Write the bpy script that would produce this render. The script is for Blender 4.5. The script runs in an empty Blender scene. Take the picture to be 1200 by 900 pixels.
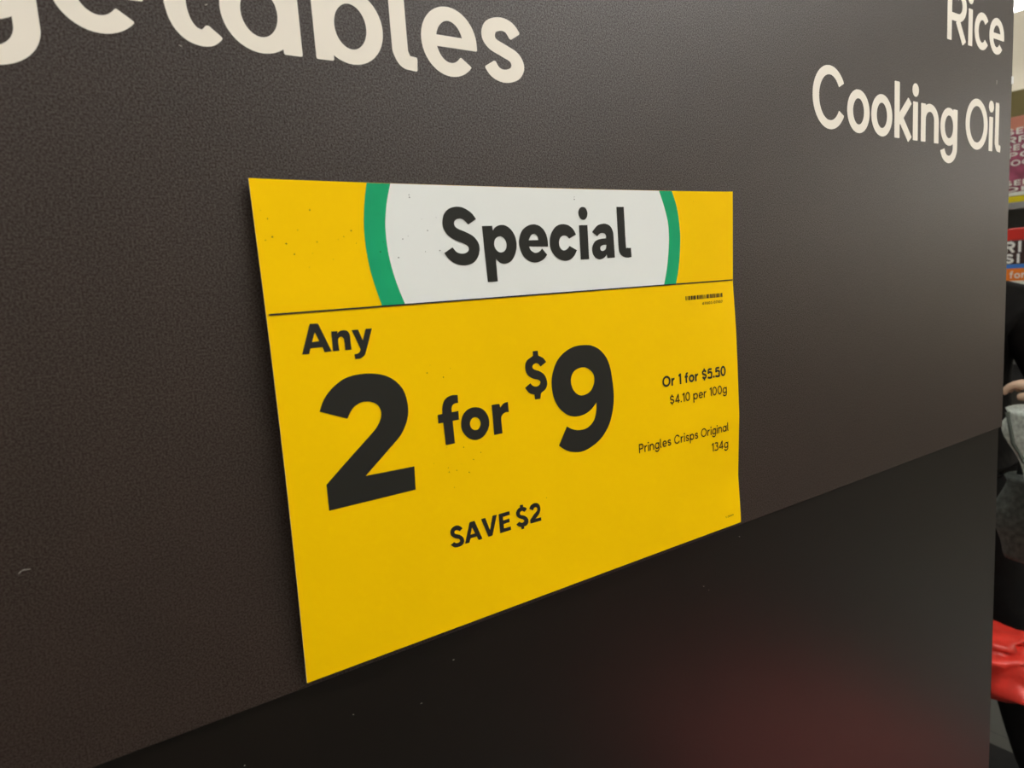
import bpy, bmesh, math, random
from mathutils import Vector, Matrix, noise
from mathutils.geometry import tessellate_polygon

scene = bpy.context.scene
C = scene.collection
PI = math.pi

# ------------------------------------------------------------------ camera
cam_d = bpy.data.cameras.new('camera')
cam_d.sensor_width = 36.0
cam_d.lens = 817.0 / 1200.0 * 36.0
cam_d.clip_start = 0.02
cam_d.dof.use_dof = True
cam_d.dof.focus_distance = 0.43
cam_d.dof.aperture_fstop = 16
cam = bpy.data.objects.new('camera', cam_d)
C.objects.link(cam)
cam.matrix_world = Matrix(((0.82666633, 0.13259016, -0.5468479, -0.07751361),
                           (-0.55858732, 0.07619312, -0.82593875, -0.30054326),
                           (-0.0678453, 0.98823806, 0.13704947, 1.5),
                           (0, 0, 0, 1)))
scene.camera = cam

# ------------------------------------------------------------------ light level
scene.view_settings.view_transform = 'Standard'
scene.view_settings.look = 'None'
scene.view_settings.gamma = 1.0
scene.view_settings.use_curve_mapping = False
scene.view_settings.exposure = 0.0
LAMP = 23.0          # strength of the ceiling light tubes
world = bpy.data.worlds.new('store_ambience')
scene.world = world
world.use_nodes = True
world.node_tree.nodes['Background'].inputs[0].default_value = (1.0, 0.95, 0.88, 1)
world.node_tree.nodes['Background'].inputs[1].default_value = 0.3


# ------------------------------------------------------------------ materials
def mat(name, col, rough=0.5, spec=0.5, noise_scale=0, noise_amt=0.0, bump=0.0, bump_scale=0, emit=0.0,
        trans=0.0, metal=0.0, sheen=0.0):
    m = bpy.data.materials.new(name)
    m.use_nodes = True
    nt = m.node_tree
    b = nt.nodes['Principled BSDF']
    b.inputs['Base Color'].default_value = (*col, 1)
    b.inputs['Roughness'].default_value = rough
    b.inputs['Specular IOR Level'].default_value = spec
    b.inputs['Metallic'].default_value = metal
    if sheen:
        b.inputs['Sheen Weight'].default_value = sheen
    if emit:
        b.inputs['Emission Color'].default_value = (*col, 1)
        b.inputs['Emission Strength'].default_value = emit
    tc = nt.nodes.new('ShaderNodeTexCoord')
    if noise_scale:
        n = nt.nodes.new('ShaderNodeTexNoise')
        n.inputs['Scale'].default_value = noise_scale
        n.inputs['Detail'].default_value = 4
        nt.links.new(tc.outputs['Object'], n.inputs['Vector'])
        r = nt.nodes.new('ShaderNodeValToRGB')
        r.color_ramp.elements[0].position = 0.3
        r.color_ramp.elements[1].position = 0.7
        r.color_ramp.elements[0].color = (*[c * (1 - noise_amt) for c in col], 1)
        r.color_ramp.elements[1].color = (*[min(1, c * (1 + noise_amt)) for c in col], 1)
        nt.links.new(n.outputs['Fac'], r.inputs['Fac'])
        nt.links.new(r.outputs['Color'], b.inputs['Base Color'])
    if bump:
        n2 = nt.nodes.new('ShaderNodeTexNoise')
        n2.inputs['Scale'].default_value = bump_scale
        n2.inputs['Detail'].default_value = 2
        nt.links.new(tc.outputs['Object'], n2.inputs['Vector'])
        bp = nt.nodes.new('ShaderNodeBump')
        bp.inputs['Strength'].default_value = bump
        bp.inputs['Distance'].default_value = 0.2 / bump_scale
        nt.links.new(n2.outputs['Fac'], bp.inputs['Height'])
        nt.links.new(bp.outputs['Normal'], b.inputs['Normal'])
    return m


M = dict(
    header=mat('charcoal_vinyl', (0.023, 0.0133, 0.0103), 0.42, 0.6, 40, 0.08, 0.75, 1150),
    base=mat('black_laminate', (0.0050, 0.0030, 0.0022), 0.32, 0.42, 30, 0.1, 0.08, 1500),
    vinyl=mat('off_white_vinyl', (0.80, 0.745, 0.66), 0.5, 0.3),
    paper=mat('yellow_print', (0.90, 0.555, 0.001), 0.45, 0.04, 14, 0.025),
    paper_edge=mat('paper_white', (0.80, 0.78, 0.70), 0.6, 0.2),
    disc=mat('white_print', (0.75, 0.77, 0.755), 0.45, 0.12),
    green=mat('green_print', (0.010, 0.345, 0.145), 0.45, 0.12, 60, 0.06),
    ink=mat('black_print', (0.017, 0.017, 0.0145), 0.45, 0.22),
    ink_brown=mat('thin_black_print', (0.03, 0.016, 0.004), 0.5, 0.2),
    foam=mat('black_foam_board', (0.012, 0.011, 0.010), 0.8, 0.2),
    scuff=mat('pale_scuff', (0.34, 0.32, 0.29), 0.6, 0.2),
    clip=mat('white_plastic', (0.8, 0.8, 0.78), 0.35),
    ceiling=mat('ceiling_board', (0.62, 0.60, 0.52), 0.8, 0.2, 3, 0.05),
    wall=mat('cream_paint', (0.72, 0.66, 0.535), 0.7, 0.3, 2, 0.04),
    added_board=mat('added_dark_board', (0.03, 0.028, 0.025), 0.5, 0.3),
    trim=mat('taupe_trim', (0.34, 0.31, 0.24), 0.6, 0.3),
    lamp=mat('lamp_diffuser', (1.0, 0.985, 0.945), 0.5, 0.5, emit=LAMP),
    lamp_body=mat('lamp_housing', (0.75, 0.75, 0.73), 0.4),
    steel=mat('grey_painted_steel', (0.30, 0.30, 0.29), 0.4, 0.5, metal=0.2),
    dark_steel=mat('dark_shelf_steel', (0.02, 0.02, 0.02), 0.5, 0.4),
    yellow_strip=mat('yellow_ticket', (0.75, 0.60, 0.01), 0.45),
    orange_strip=mat('orange_ticket', (0.80, 0.20, 0.015), 0.45),
    blue_strip=mat('blue_ticket', (0.05, 0.20, 0.62), 0.45),
    ticket=mat('pale_ticket', (0.75, 0.76, 0.66), 0.5),
    magenta=mat('magenta_packaging', (0.33, 0.075, 0.13), 0.35, 0.5, 18, 0.45, 0.5, 30),
    salmon=mat('salmon_packaging', (0.62, 0.24, 0.16), 0.4),
    khaki=mat('khaki_carton', (0.21, 0.175, 0.07), 0.7, 0.3, 9, 0.1),
    pack=mat('dark_brown_carton', (0.045, 0.02, 0.016), 0.4, 0.5),
    red_pack=mat('red_carton', (0.60, 0.03, 0.02), 0.35, 0.5),
    print_white=mat('white_lettering', (0.82, 0.80, 0.74), 0.5, 0.2),
    skin=mat('skin', (0.62, 0.43, 0.31), 0.5, 0.4, 60, 0.06),
    jacket=mat('black_jacket_cloth', (0.006, 0.0052, 0.005), 0.75, 0.12, 30, 0.3, 0.5, 60),
    trousers=mat('black_trouser_cloth', (0.006, 0.006, 0.006), 0.8, 0.2, 30, 0.3, 0.4, 60),
    hair=mat('dark_brown_hair', (0.016, 0.010, 0.007), 0.45, 0.5, 90, 0.4, 0.6, 140),
    shoe=mat('black_rubber', (0.010, 0.010, 0.010), 0.5, 0.4),
    eye=mat('eye_white', (0.8, 0.78, 0.74), 0.25),
    iris=mat('dark_iris', (0.02, 0.012, 0.008), 0.2),
    lip=mat('lip', (0.42, 0.17, 0.14), 0.45),
    tote=mat('pale_grey_marl_cloth', (0.70, 0.75, 0.69), 0.85, 0.2, 120, 0.3, 0.6, 160),
    tote_base=mat('black_canvas', (0.022, 0.024, 0.023), 0.8, 0.2, 60, 0.2),
    cord=mat('dark_grey_cord', (0.09, 0.10, 0.085), 0.8, 0.2),
    charcoal=mat('charcoal_marl_cloth', (0.10, 0.112, 0.103), 0.85, 0.2, 80, 0.4, 0.6, 120),
    red_bag=mat('red_crinkled_plastic', (0.78, 0.045, 0.030), 0.33, 0.5, 16, 0.25, 0.6, 24),
    added_red=mat('added_red_plastic', (0.92, 0.26, 0.25), 0.5, 0.4),
    mat_rubber=mat('black_rubber_mat', (0.012, 0.012, 0.012), 0.7, 0.3, 40, 0.2, 0.4, 200),
)


def grainy(m, scale, lo, hi):
    """Fine grain in the gloss of a textured vinyl."""
    nt = m.node_tree
    n = nt.nodes.new('ShaderNodeTexNoise')
    n.inputs['Scale'].default_value = scale
    n.inputs['Detail'].default_value = 1
    mr = nt.nodes.new('ShaderNodeMapRange')
    mr.inputs['From Min'].default_value = 0.35
    mr.inputs['From Max'].default_value = 0.65
    mr.inputs['To Min'].default_value = lo
    mr.inputs['To Max'].default_value = hi
    nt.links.new(nt.nodes['Texture Coordinate'].outputs['Object'], n.inputs['Vector'])
    nt.links.new(n.outputs['Fac'], mr.inputs['Value'])
    nt.links.new(mr.outputs['Result'], nt.nodes['Principled BSDF'].inputs['Specular IOR Level'])


grainy(M['header'], 1300, 0.30, 0.92)


def floor_material():
    m = mat('grey_vinyl_tiles', (0.10, 0.10, 0.09), 0.32, 0.5)
    nt = m.node_tree
    tc = nt.nodes['Texture Coordinate']
    br = nt.nodes.new('ShaderNodeTexBrick')
    br.offset = 0.0
    br.inputs['Scale'].default_value = 1.0
    br.inputs['Brick Width'].default_value = 0.45
    br.inputs['Row Height'].default_value = 0.45
    br.inputs['Mortar Size'].default_value = 0.002
    br.inputs['Color1'].default_value = (0.105, 0.105, 0.093, 1)
    br.inputs['Color2'].default_value = (0.095, 0.095, 0.085, 1)
    br.inputs['Mortar'].default_value = (0.05, 0.05, 0.045, 1)
    nt.links.new(tc.outputs['Object'], br.inputs['Vector'])
    nt.links.new(br.outputs['Color'], nt.nodes['Principled BSDF'].inputs['Base Color'])
    return m


# ------------------------------------------------------------------ helpers
def obj(name, bm, m, parent=None, smooth=False):
    me = bpy.data.meshes.new(name)
    bm.normal_update()
    bm.to_mesh(me)
    bm.free()
    if smooth:
        for p in me.polygons:
            p.use_smooth = True
    o = bpy.data.objects.new(name, me)
    C.objects.link(o)
    for mm in (m if isinstance(m, (list, tuple)) else [m]):
        me.materials.append(mm)
    if parent:
        o.parent = parent
    return o


def tag(o, label=None, cat=None, group=None, kind=None):
    if label: o['label'] = label
    if cat: o['category'] = cat
    if group: o['group'] = group
    if kind: o['kind'] = kind
    return o


def thing(name, label, cat, loc=(0, 0, 0), rz=0.0, group=None):
    o = bpy.data.objects.new(name, None)
    o.empty_display_size = 0.05
    C.objects.link(o)
    o.location = loc
    o.rotation_euler = (0, 0, rz)
    return tag(o, label, cat, group)


def dup(root, loc=None, label=None):
    r = root.copy()
    C.objects.link(r)
    if loc: r.location = loc
    if label: r['label'] = label
    for ch in list(root.children):
        c = ch.copy()
        C.objects.link(c)
        c.parent = r
        for g in list(ch.children):
            d = g.copy()
            C.objects.link(d)
            d.parent = c
    return r


def box(bm, x0, x1, y0, y1, z0, z1, bev=0.0, mi=0):
    r = bmesh.ops.create_cube(bm, size=1.0)
    vs = r['verts']
    for v in vs:
        v.co = Vector((x0 + (v.co.x + .5) * (x1 - x0), y0 + (v.co.y + .5) * (y1 - y0), z0 + (v.co.z + .5) * (z1 - z0)))
    fs = set(f for v in vs for f in v.link_faces)
    for f in fs: f.material_index = mi
    if bev:
        es = list(set(e for v in vs for e in v.link_edges))
        bmesh.ops.bevel(bm, geom=es, offset=bev, segments=2, affect='EDGES', profile=0.5)
    return bm


def B(*a, **k):
    return box(bmesh.new(), *a, **k)


def tube(bm, pts, r, seg=10, closed=False):
    pts = [Vector(p) for p in pts]
    n = len(pts)
    rings = []
    for i, p in enumerate(pts):
        d = (pts[min(i + 1, n - 1)] - pts[max(i - 1, 0)]).normalized()
        u = d.cross(Vector((0.13, 0.31, 0.94)))
        if u.length < 1e-4: u = d.cross(Vector((1, 0, 0)))
        u.normalize()
        w = d.cross(u)
        rr = r[i] if isinstance(r, (list, tuple)) else r
        rings.append([bm.verts.new(p + rr * (math.cos(2 * PI * k / seg) * u + math.sin(2 * PI * k / seg) * w)) for k in range(seg)])
    for a, b in zip(rings, rings[1:]):
        for k in range(seg):
            bm.faces.new((a[k], a[(k + 1) % seg], b[(k + 1) % seg], b[k]))
    bm.faces.new(rings[0][::-1])
    bm.faces.new(rings[-1])
    return bm


def spline(pts, closed=True, n=6):
    """Catmull-Rom through control points (x, z, corner flag); the tangent is broken at corners."""
    N = len(pts)
    out = []
    for i in range(N if closed else N - 1):
        p1, p2 = pts[i], pts[(i + 1) % N]
        p0, p3 = pts[(i - 1) % N], pts[(i + 2) % N]
        if p1[2] and p2[2]:
            out.append((p1[0], p1[1]))
            continue
        if p1[2] or (not closed and i == 0): p0 = p1
        if p2[2] or (not closed and i == N - 2): p3 = p2
        for k in range(n):
            t = k / n
            out.append(tuple(0.5 * (2 * p1[j] + (p2[j] - p0[j]) * t + (2 * p0[j] - 5 * p1[j] + 4 * p2[j] - p3[j]) * t * t
                                    + (3 * p1[j] - p0[j] - 3 * p2[j] + p3[j]) * t ** 3) for j in (0, 1)))
    if not closed: out.append((pts[-1][0], pts[-1][1]))
    return out


# ------------------------------------------------------------------ lettering, drawn as strokes (cap height 1)
XH = 0.706
THIN = [1.0]      # level strokes are a little thinner than upright ones in the big words


def arc(cx, cz, rx, rz, a0, a1, n=28):
    return [(cx + rx * math.cos(math.radians(a0 + (a1 - a0) * k / n)), cz + rz * math.sin(math.radians(a0 + (a1 - a0) * k / n)))
            for k in range(n + 1)]


def sp(pts, n=6):
    return spline([(a, b, 0) for a, b in pts], closed=False, n=n)


def dot(cx, cz, r):
    return ('dot', cx, cz, r)


def glyph(ch, w):
    """(width, strokes) of one letter; w is the stroke weight."""
    h = w / 2
    g = h * THIN[0]
    O = 0.012
    def ring(W, H, a0=0, a1=360):
        return arc(W / 2, H / 2, W / 2 - h, H / 2 - g + O, a0, a1, 44)
    def ess(W, H):
        q = ((.95, .80), (.76, .96), (.47, 1.01), (.14, .93), (.03, .75), (.16, .60), (.5, .5), (.86, .39), (.98, .22), (.84, .06), (.50, -.01), (.20, .05), (.02, .21))
        return sp([(h + a * (W - w), g + b * (H - 2 * g)) for a, b in q])
    if ch == 'o': return .706, [ring(.706, XH)]
    if ch == 'O': return 1.0, [ring(1.0, 1.0)]
    if ch == 'C': return .96, [arc(.49, .5, .49 - h, .5 - g + O, 31, 329, 44)]
    if ch == 'c': return .64, [arc(.345, XH / 2, .345 - h, XH / 2 - g + O, 40, 320, 40)]
    if ch == 'e':
        W = .70
        return W, [[(W - h, XH / 2 - g * .82)] + arc(W / 2, XH / 2, W / 2 - h, XH / 2 - g + O, 0, 319, 44), ('bar', .82, [(h * .9, XH * .5), (W - h * .5, XH * .5)])]
    if ch == 'i': return w, [[(h, 0), (h, XH)], dot(h, XH + .21, .125 * w / .188 if w > .13 else w * .72)]
    if ch == 'l': return .305 * (w / .188) ** .3, [sp([(h, 1.02), (h, .6), (h, .25), (h * 1.08, .17), (h * 1.6, g + .015), (h * 2.4, g), (h * 3.1, g - .005)])]
    if ch == 'k': return .65, [[(h, 0), (h, 1.0)], [(h * 1.2, XH * .40), (.60 - h * .55, XH)], [(h * 2.0, XH * .57), (.65 - h, 0)]]
    if ch == 'n': return .69, [[(h, 0), (h, XH)], [(h, XH * .45)] + arc(.345, XH * .58, .345 - h, XH * .42 - g + O, 180, 0, 24) + [(.69 - h, 0)]]
    if ch == 'r': return .44, [[(h, 0), (h, XH)], [(h, XH * .45)] + arc(.40, XH * .48, .40 - h, XH * .52 - h + O, 180, 88, 16)]
    if ch == 'm': return 1.05, [[(h, 0), (h, XH)]]
    if ch == 'g':
        W = .706
        return W, [ring(W, XH), [(W - h, XH), (W - h, .02)] + arc(W / 2, -.03, W / 2 - h, .32 - g, 0, -165, 26)]
    if ch == 'p': return .73, [[(h, -.34), (h, XH)], [(a + .03, b) for a, b in ring(.70, XH)]]
    if ch == 'b': return .74, [[(h, 0), (h, 1.02)], [(a + .035, b) for a, b in ring(.705, XH)]]
    if ch == 'a': return .73, [[(.73 - h, 0), (.73 - h, XH)], ring(.705, XH)]
    if ch == 's': return .59, [ess(.59, XH)]
    if ch == 'S': return .72, [ess(.72, 1.0)]
    if ch == 't': return .46, [sp([(.03 + h, .95), (.03 + h, .5), (.03 + h, .30), (.06 + h * 1.1, .16), (.14 + h * 1.1, g * 1.05), (.26 + h, g - O), (.46 - h * .3, g + .055)]), [(-.11, XH - h), (.40, XH - h)]]
    if ch == 'f': return .42, [sp([(.10 + h, 0), (.10 + h, .5), (.10 + h, .72), (.14 + h, .88), (.26 + h, 1.0 - h), (.42, 1.0 - h)]), [(0, XH - h), (.40, XH - h)]]
    if ch == 'V': return .86, [[(h, 1.0), (.43, h * .6)], [(.86 - h, 1.0), (.43, h * .6)]]
    if ch == 'R': return .80, [[(h, 0), (h, 1.0)], [(h, 1 - h), (.45, 1 - h)] + arc(.45, .68, .34 - h, .32 - h, 90, -90, 22) + [(h, .36 + h)], [(.42, .40), (.80 - h, 0)]]
    if ch == 'P': return .72, [[(h, 0), (h, 1.0)], [(h, 1 - h), (.42, 1 - h)] + arc(.42, .69, .30 - h, .31 - h, 90, -90, 22) + [(h, .38 + h)]]
    if ch == 'I': return w, [[(h, 0), (h, 1)]]
    if ch == 'E': return .56, [[(h, 0), (h, 1)], [(h, h), (.56, h)], [(h, .5), (.53, .5)], [(h, 1 - h), (.56, 1 - h)]]
    if ch == 'T': return .66, [[(.33, 0), (.33, 1)], [(0, 1 - h), (.66, 1 - h)]]
    if ch == '0': return .72, [ring(.72, 1.0)]
    if ch == '1': return .34, [[(.34 - h, 0), (.34 - h, 1.0)], [(.34 - h * .7, .97), (.03, .78)]]
    if ch == '3': return .62, [sp([(.05, .86), (.16, .97 - h * .5), (.30, 1 - h), (.53 - h * .5, .90 - h * .4), (.57 - h, .74), (.48 - h, .59), (.27, .54)]),
                               sp([(.27, .54), (.50 - h * .4, .49), (.62 - h, .29), (.52 - h * .4, .09), (.30, h - O), (.13, h * .6 + .03), (.02, .16)])]
    if ch == '4': return .70, [[(.50, 0), (.50, 1.0)], [(.50, .97), (.06, .27)], [(.02, .25), (.70, .25)]]
    if ch == '5': return .62, [[(.57, 1 - h), (.13, 1 - h)], [(.13, 1 - h * .6), (.09, .50)], sp([(.09, .53), (.20, .61), (.33, .63), (.54, .54), (.62 - h, .32), (.53, .11), (.31, h - O), (.13, h + .02), (.01, .17)])]
    if ch == '7': return .60, [[(.02, 1 - h), (.58, 1 - h)], [(.55, 1 - h), (.20, 0)]]
    if ch == '9': return .66, [arc(.33, .68, .33 - h, .32 - h, 0, 360, 30), sp([(.66 - h, .68), (.62 - h, .35), (.42, .10), (.22, 0)])]
    if ch == '8': return .62, [arc(.31, .75, .27 - h, .25 - h, 0, 360, 30), arc(.31, .26, .31 - h, .26 - h, 0, 360, 30)]
    if ch == '2': return .62, [sp([(.05, .72), (.10, .88), (.30, 1 - h), (.52, .90), (.56, .70), (.40, .40), (.05, .06)]), [(.03, h), (.62, h)]]
    if ch == '$': return .66, [[(a, b * .86 + .07) for a, b in ess(.66, 1.0)], [(.33, .86), (.33, 1.08)], [(.33, .14), (.33, -.08)]]
    if ch == '.': return w * 1.2, [dot(w * .6, w * .6, w * .62)]
    if ch == '-': return .4, [[(.04, .36), (.36, .36)]]
    if ch == ' ': return .26, []
    raise ValueError(ch)


def stroke_poly(bm, pts, w, put, round_end=0.2):
    """A ribbon of weight w along pts; its corners slightly rounded; put maps (x, z) to a point."""
    P = [Vector(p) for p in pts]
    closed = (P[0] - P[-1]).length < 1e-6
    h = w / 2
    if not closed:
        r = h * round_end
        def extra(a, b):
            d = (b - a).normalized()
            return [(a + d * (r * q)) for q in (0, .12, .4, 1.0)]
        if (P[1] - P[0]).length > 1.3 * r and (P[-2] - P[-1]).length > 1.3 * r:
            P = extra(P[0], P[1]) + P[1:-1] + extra(P[-1], P[-2])[::-1]
        S = [0]
        for a, b in zip(P, P[1:]): S.append(S[-1] + (b - a).length)
    n = len(P)
    L, R = [], []
    for i, p in enumerate(P):
        a = P[i - 1] if i > 0 else (P[-2] if closed else None)
        b = P[i + 1] if i < n - 1 else (P[1] if closed else None)
        d1 = (p - a).normalized() if a is not None else None
        d2 = (b - p).normalized() if b is not None else None
        if d1 is None: d = d2; k = 1
        elif d2 is None: d = d1; k = 1
        else:
            d = (d1 + d2)
            d = d.normalized() if d.length > 1e-6 else d1
            k = 1 / max(.5, d.dot(d1))
        hw = h * k
        if not closed:
            e = min(S[i], S[-1] - S[i])
            if e < r: hw = h - r + math.sqrt(max(0, r * r - (r - e) ** 2))
        nrm = Vector((-d.y, d.x))
        nrm.y *= THIN[0]
        L.append(p + nrm * hw)
        R.append(p - nrm * hw)
    va = [bm.verts.new(put(q.x, q.y)) for q in L]
    vb = [bm.verts.new(put(q.x, q.y)) for q in R]
    for i in range(n - 1):
        try: bm.faces.new((va[i], vb[i], vb[i + 1], va[i + 1]))
        except ValueError: pass


def text_width(s, w, gap):
    x = 0
    for ch in s: x += glyph(ch, w)[0] + gap
    return x - gap


def write(bm, s, x0, x1, z, cap, w, put, gap=0.11, xs=None):
    """Letters of s from x0 to x1 (or each at its own place xs) on baseline z; put(x, z, layer) gives the surface point."""
    tot = text_width(s, w, gap)
    k = (x1 - x0) / tot if xs is None else cap
    x = x0
    lay = 0
    for i, ch in enumerate(s):
        gw, st = glyph(ch, w)
        if xs is not None: x = xs[i]
        for t in st:
            lay = (lay + 1) % 6
            f = lambda a, b: put(x + a * k, z + b * cap, lay)
            if t[0] == 'dot':
                c = bm.verts.new(f(t[1], t[2]))
                rim = [bm.verts.new(f(t[1] + t[3] * cap / k * math.cos(q * PI / 12), t[2] + t[3] * math.sin(q * PI / 12))) for q in range(24)]
                for q in range(24): bm.faces.new((c, rim[q], rim[(q + 1) % 24]))
            elif t[0] == 'bar':
                stroke_poly(bm, t[2], w * t[1], f, .1)
            else:
                stroke_poly(bm, t, w, f)
        x += (gw + gap) * k
    return bm


def face_towards(bm, d):
    """Turn every face to look along d."""
    bm.normal_update()
    fl = [f for f in bm.faces if f.normal.dot(d) < 0]
    if fl: bmesh.ops.reverse_faces(bm, faces=fl)
    return bm


# ================================================================== THE SETTING
tag(obj('floor', B(-4.0, 7.3, -6.0, 9.0, -0.12, 0.0), floor_material()), kind='structure')
tag(obj('ceiling', B(-4.0, 7.3, -6.0, 9.0, 3.75, 3.87), M['ceiling']), kind='structure')
tag(obj('wall_right', B(7.2, 7.3, -6.0, 9.0, 0.0, 3.75), M['wall']), kind='structure')
tag(obj('wall_left', B(-4.1, -4.0, -6.0, 9.0, 0.0, 3.75), M['wall']), kind='structure')
tag(obj('wall_back', B(-4.0, 7.2, 9.0, 9.1, 0.0, 3.75), M['wall']), kind='structure')
tag(obj('wall_front', B(-4.0, 7.2, -6.1, -6.0, 0.0, 3.75), M['wall']), kind='structure')
tag(obj('darkening_board_right', B(7.16, 7.2, -6.0, 9.0, 0.0, 0.50), M['added_board']), kind='structure')  # unseen dark board, added to darken reflections in the lower panel
tag(obj('trim_1', B(7.17, 7.2, -6.0, 9.0, 2.835, 2.872), M['trim']), kind='structure')

# ------------------------------------------------------------------ ceiling lights (their tubes are what lights the place)
def ceiling_light(x, y, z, length, label, across=False):
    t = thing('ceiling_light', label, 'ceiling light', (x, y, z), PI / 2 if across else 0, 'linear ceiling lights')
    bm = B(-.075, .075, -length / 2, length / 2, .045, .085, .006)
    obj('housing', bm, M['lamp_body'], t)
    obj('diffuser', B(-.060, .060, -length / 2 + .02, length / 2 - .02, -.015, .045, .01), M['lamp'], t)
    for s in (-1, 1):
        obj('hanger', tube(bmesh.new(), [(0, s * length * .4, .08), (0, s * length * .4, 3.75 - z)], .008, 8), M['lamp_body'], t)
    return t

ceiling_light(0.9, -0.75, 2.75, 2.4, 'low hung light right above the front of the panel', True)
ceiling_light(1.9, -2.6, 3.25, 3.0, 'long ceiling light over the cross aisle in front of the panel')
ceiling_light(1.9, 3.6, 3.25, 4.2, 'long ceiling light over the aisle past the panel')
ceiling_light(-1.4, -2.2, 3.25, 4.2, 'long ceiling light left of the panel over the cross aisle')
ceiling_light(3.6, -3.7, 3.25, 4.2, 'long ceiling light over the cross aisle on the far side')
ceiling_light(6.45, -2.4, 2.30, 2.6, 'unseen low light added by the cream wall to brighten the panel reflection')  # added lamp; brightens the wall that the header board mirrors
ceiling_light(5.7, 2.2, 3.155, 4.2, 'bright ceiling light seen past the top of the panel near the cream wall')
# ================================================================== THE AISLE END PANEL
XL, XR, ZSEAM, ZTOP = -0.190, 0.708, 1.328, 1.960
panel = thing('aisle_end_panel', 'tall charcoal and black end panel of the aisle with off-white category words', 'end panel', (0, 0, 0))
obj('header_board', B(XL, XR, 0.0, 0.004, ZSEAM, ZTOP, .0006), M['header'], panel)['label'] = 'charcoal board with off-white words'
obj('base_board', B(XL, XR, 0.0030, 0.020, 0.0, ZSEAM + .05, .0008), M['base'], panel)['label'] = 'glossier black lower board'
obj('backing_frame', B(XL + .004, XR - .006, .0205, .035, 0.0, ZTOP - .01, .001), M['dark_steel'], panel)
CAP = .0428
on_panel = lambda x, z, lay: Vector((x, -.00018 - lay * .00001, z))
def panel_word(s, xs, base, slope, label):
    bm = bmesh.new()
    write(bm, s, 0, 0, 0, CAP, .182, lambda x, z, l: on_panel(x, z + base + slope * (x - xs[0] * .001), l), xs=[v * .001 for v in xs])
    obj('lettering', face_towards(bm, Vector((0, -1, 0))), M['vinyl'], panel)['label'] = label
THIN[0] = .80
panel_word('Vegetables', (-166.5, -127.8, -94.4, -60.4, -24.6, -3.4, 33.7, 69.3, 84.4, 117.0), 1.6012, 0, 'off-white word Vegetables cut off by the top of the photo')
panel_word('Rice', (580.5, 617.7, 629.3, 658.0), 1.6808, -.011, 'off-white word Rice')
panel_word('CookingOil', (389.2, 432.0, 464.4, 497.8, 526.2, 538.9, 571.3, 616.3, 661.8, 674.0), 1.5977, -.0132, 'off-white words Cooking Oil')
THIN[0] = 1.0
# pale scuffs in the surface and a small white clip on the right edge
random.seed(5)
def scuff(pts, w):
    bm = bmesh.new()
    stroke_poly(bm, pts, w, lambda x, z: Vector((x, -.00012, z)), .8)
    return obj('scuff', face_towards(bm, Vector((0, -1, 0))), M['scuff'], panel)
scuff([(-.0962, 1.4103), (-.0954, 1.4111), (-.0946, 1.4114), (-.0924, 1.4111)], .0003)
scuff([(.6750, 1.6575), (.6755, 1.6560), (.6752, 1.6535)], .0009)
for x, z in ((-.0237, 1.6146), (-.0088, 1.6160), (.2652, 1.2938), (.2705, 1.2895), (.303, 1.3185), (-.02, 1.600), (.1, 1.43), (.33, 1.375), (-.03, 1.302), (.02, 1.305), (.055, 1.296), (.075, 1.312)):
    if z > ZSEAM:
        scuff([(x, z), (x + random.uniform(.0004, .0012), z + random.uniform(-.0006, .0006))], .00028)
    else:
        bm = bmesh.new()
        stroke_poly(bm, [(x, z), (x + random.uniform(.0006, .0012), z - random.uniform(.0, .0006))], .0005, lambda a, b: Vector((a, .00285, b)), .8)
        obj('scuff', face_towards(bm, Vector((0, -1, 0))), M['scuff'], panel)
obj('edge_clip', B(XR - .002, XR + .0018, -.0006, .021, 1.657, 1.664, .0005), M['clip'], panel)['label'] = 'small white plastic edge clip'

# ================================================================== THE YELLOW PRICE SIGN
PX0, PZ0, PW, PH = -0.00099, 1.33236, 0.29746, 0.21824
GT = (0, .1, .26, .4, .5, .66, .85, .97, 1)
GV = (0, -.6, -1.6, 0, .5, 1.0, -1.1, .2, .3)
def wave(t):
    for i in range(len(GT) - 1):
        if t <= GT[i + 1]:
            return GV[i] + (GV[i + 1] - GV[i]) * (t - GT[i]) / (GT[i + 1] - GT[i])
    return GV[-1]
def sheet_y(u, t):
    """How far the curled sheet stands in front of the board, u from the left, t from the top."""
    u = min(1, max(0, u)); t = min(1, max(0, t))
    return -.001 * (4 + 4 * math.sin(PI * t) * max(0, 1 - u / .55) ** 2 + wave(t) * max(0, (u - .7) / .3) ** 2)
def on_sheet(x, z, lay=0.0):
    """x, z in metres from the sheet's lower left corner; lay in metres in front of it."""
    return Vector((PX0 + x, sheet_y(x / PW, 1 - z / PH) - lay, PZ0 + z))

sign = thing('price_sign', 'yellow special-offer price sign with white heading disc on the dark panel', 'price sign', (0, 0, 0))
bm = bmesh.new()
NX, NZ = 60, 60
def sheet_point(i, j, lay):
    u, v = i / NX, j / NZ
    top = PH - .0009 * math.sin(PI * u) ** .6
    return on_sheet(PW * u, top * v, lay)
front = [[bm.verts.new(sheet_point(i, j, 0)) for i in range(NX + 1)] for j in range(NZ + 1)]
back = [[bm.verts.new(sheet_point(i, j, -.00045)) for i in range(NX + 1)] for j in range(NZ + 1)]
for j in range(NZ):
    for i in range(NX):
        bm.faces.new((front[j][i], front[j][i + 1], front[j + 1][i + 1], front[j + 1][i]))
        f = bm.faces.new((back[j][i], back[j + 1][i], back[j + 1][i + 1], back[j][i + 1])); f.material_index = 1
def rim(q, flip):
    q = [bm.verts.new(v.co) for v in q]
    bm.faces.new(q[::-1] if flip else q).material_index = 1
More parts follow.
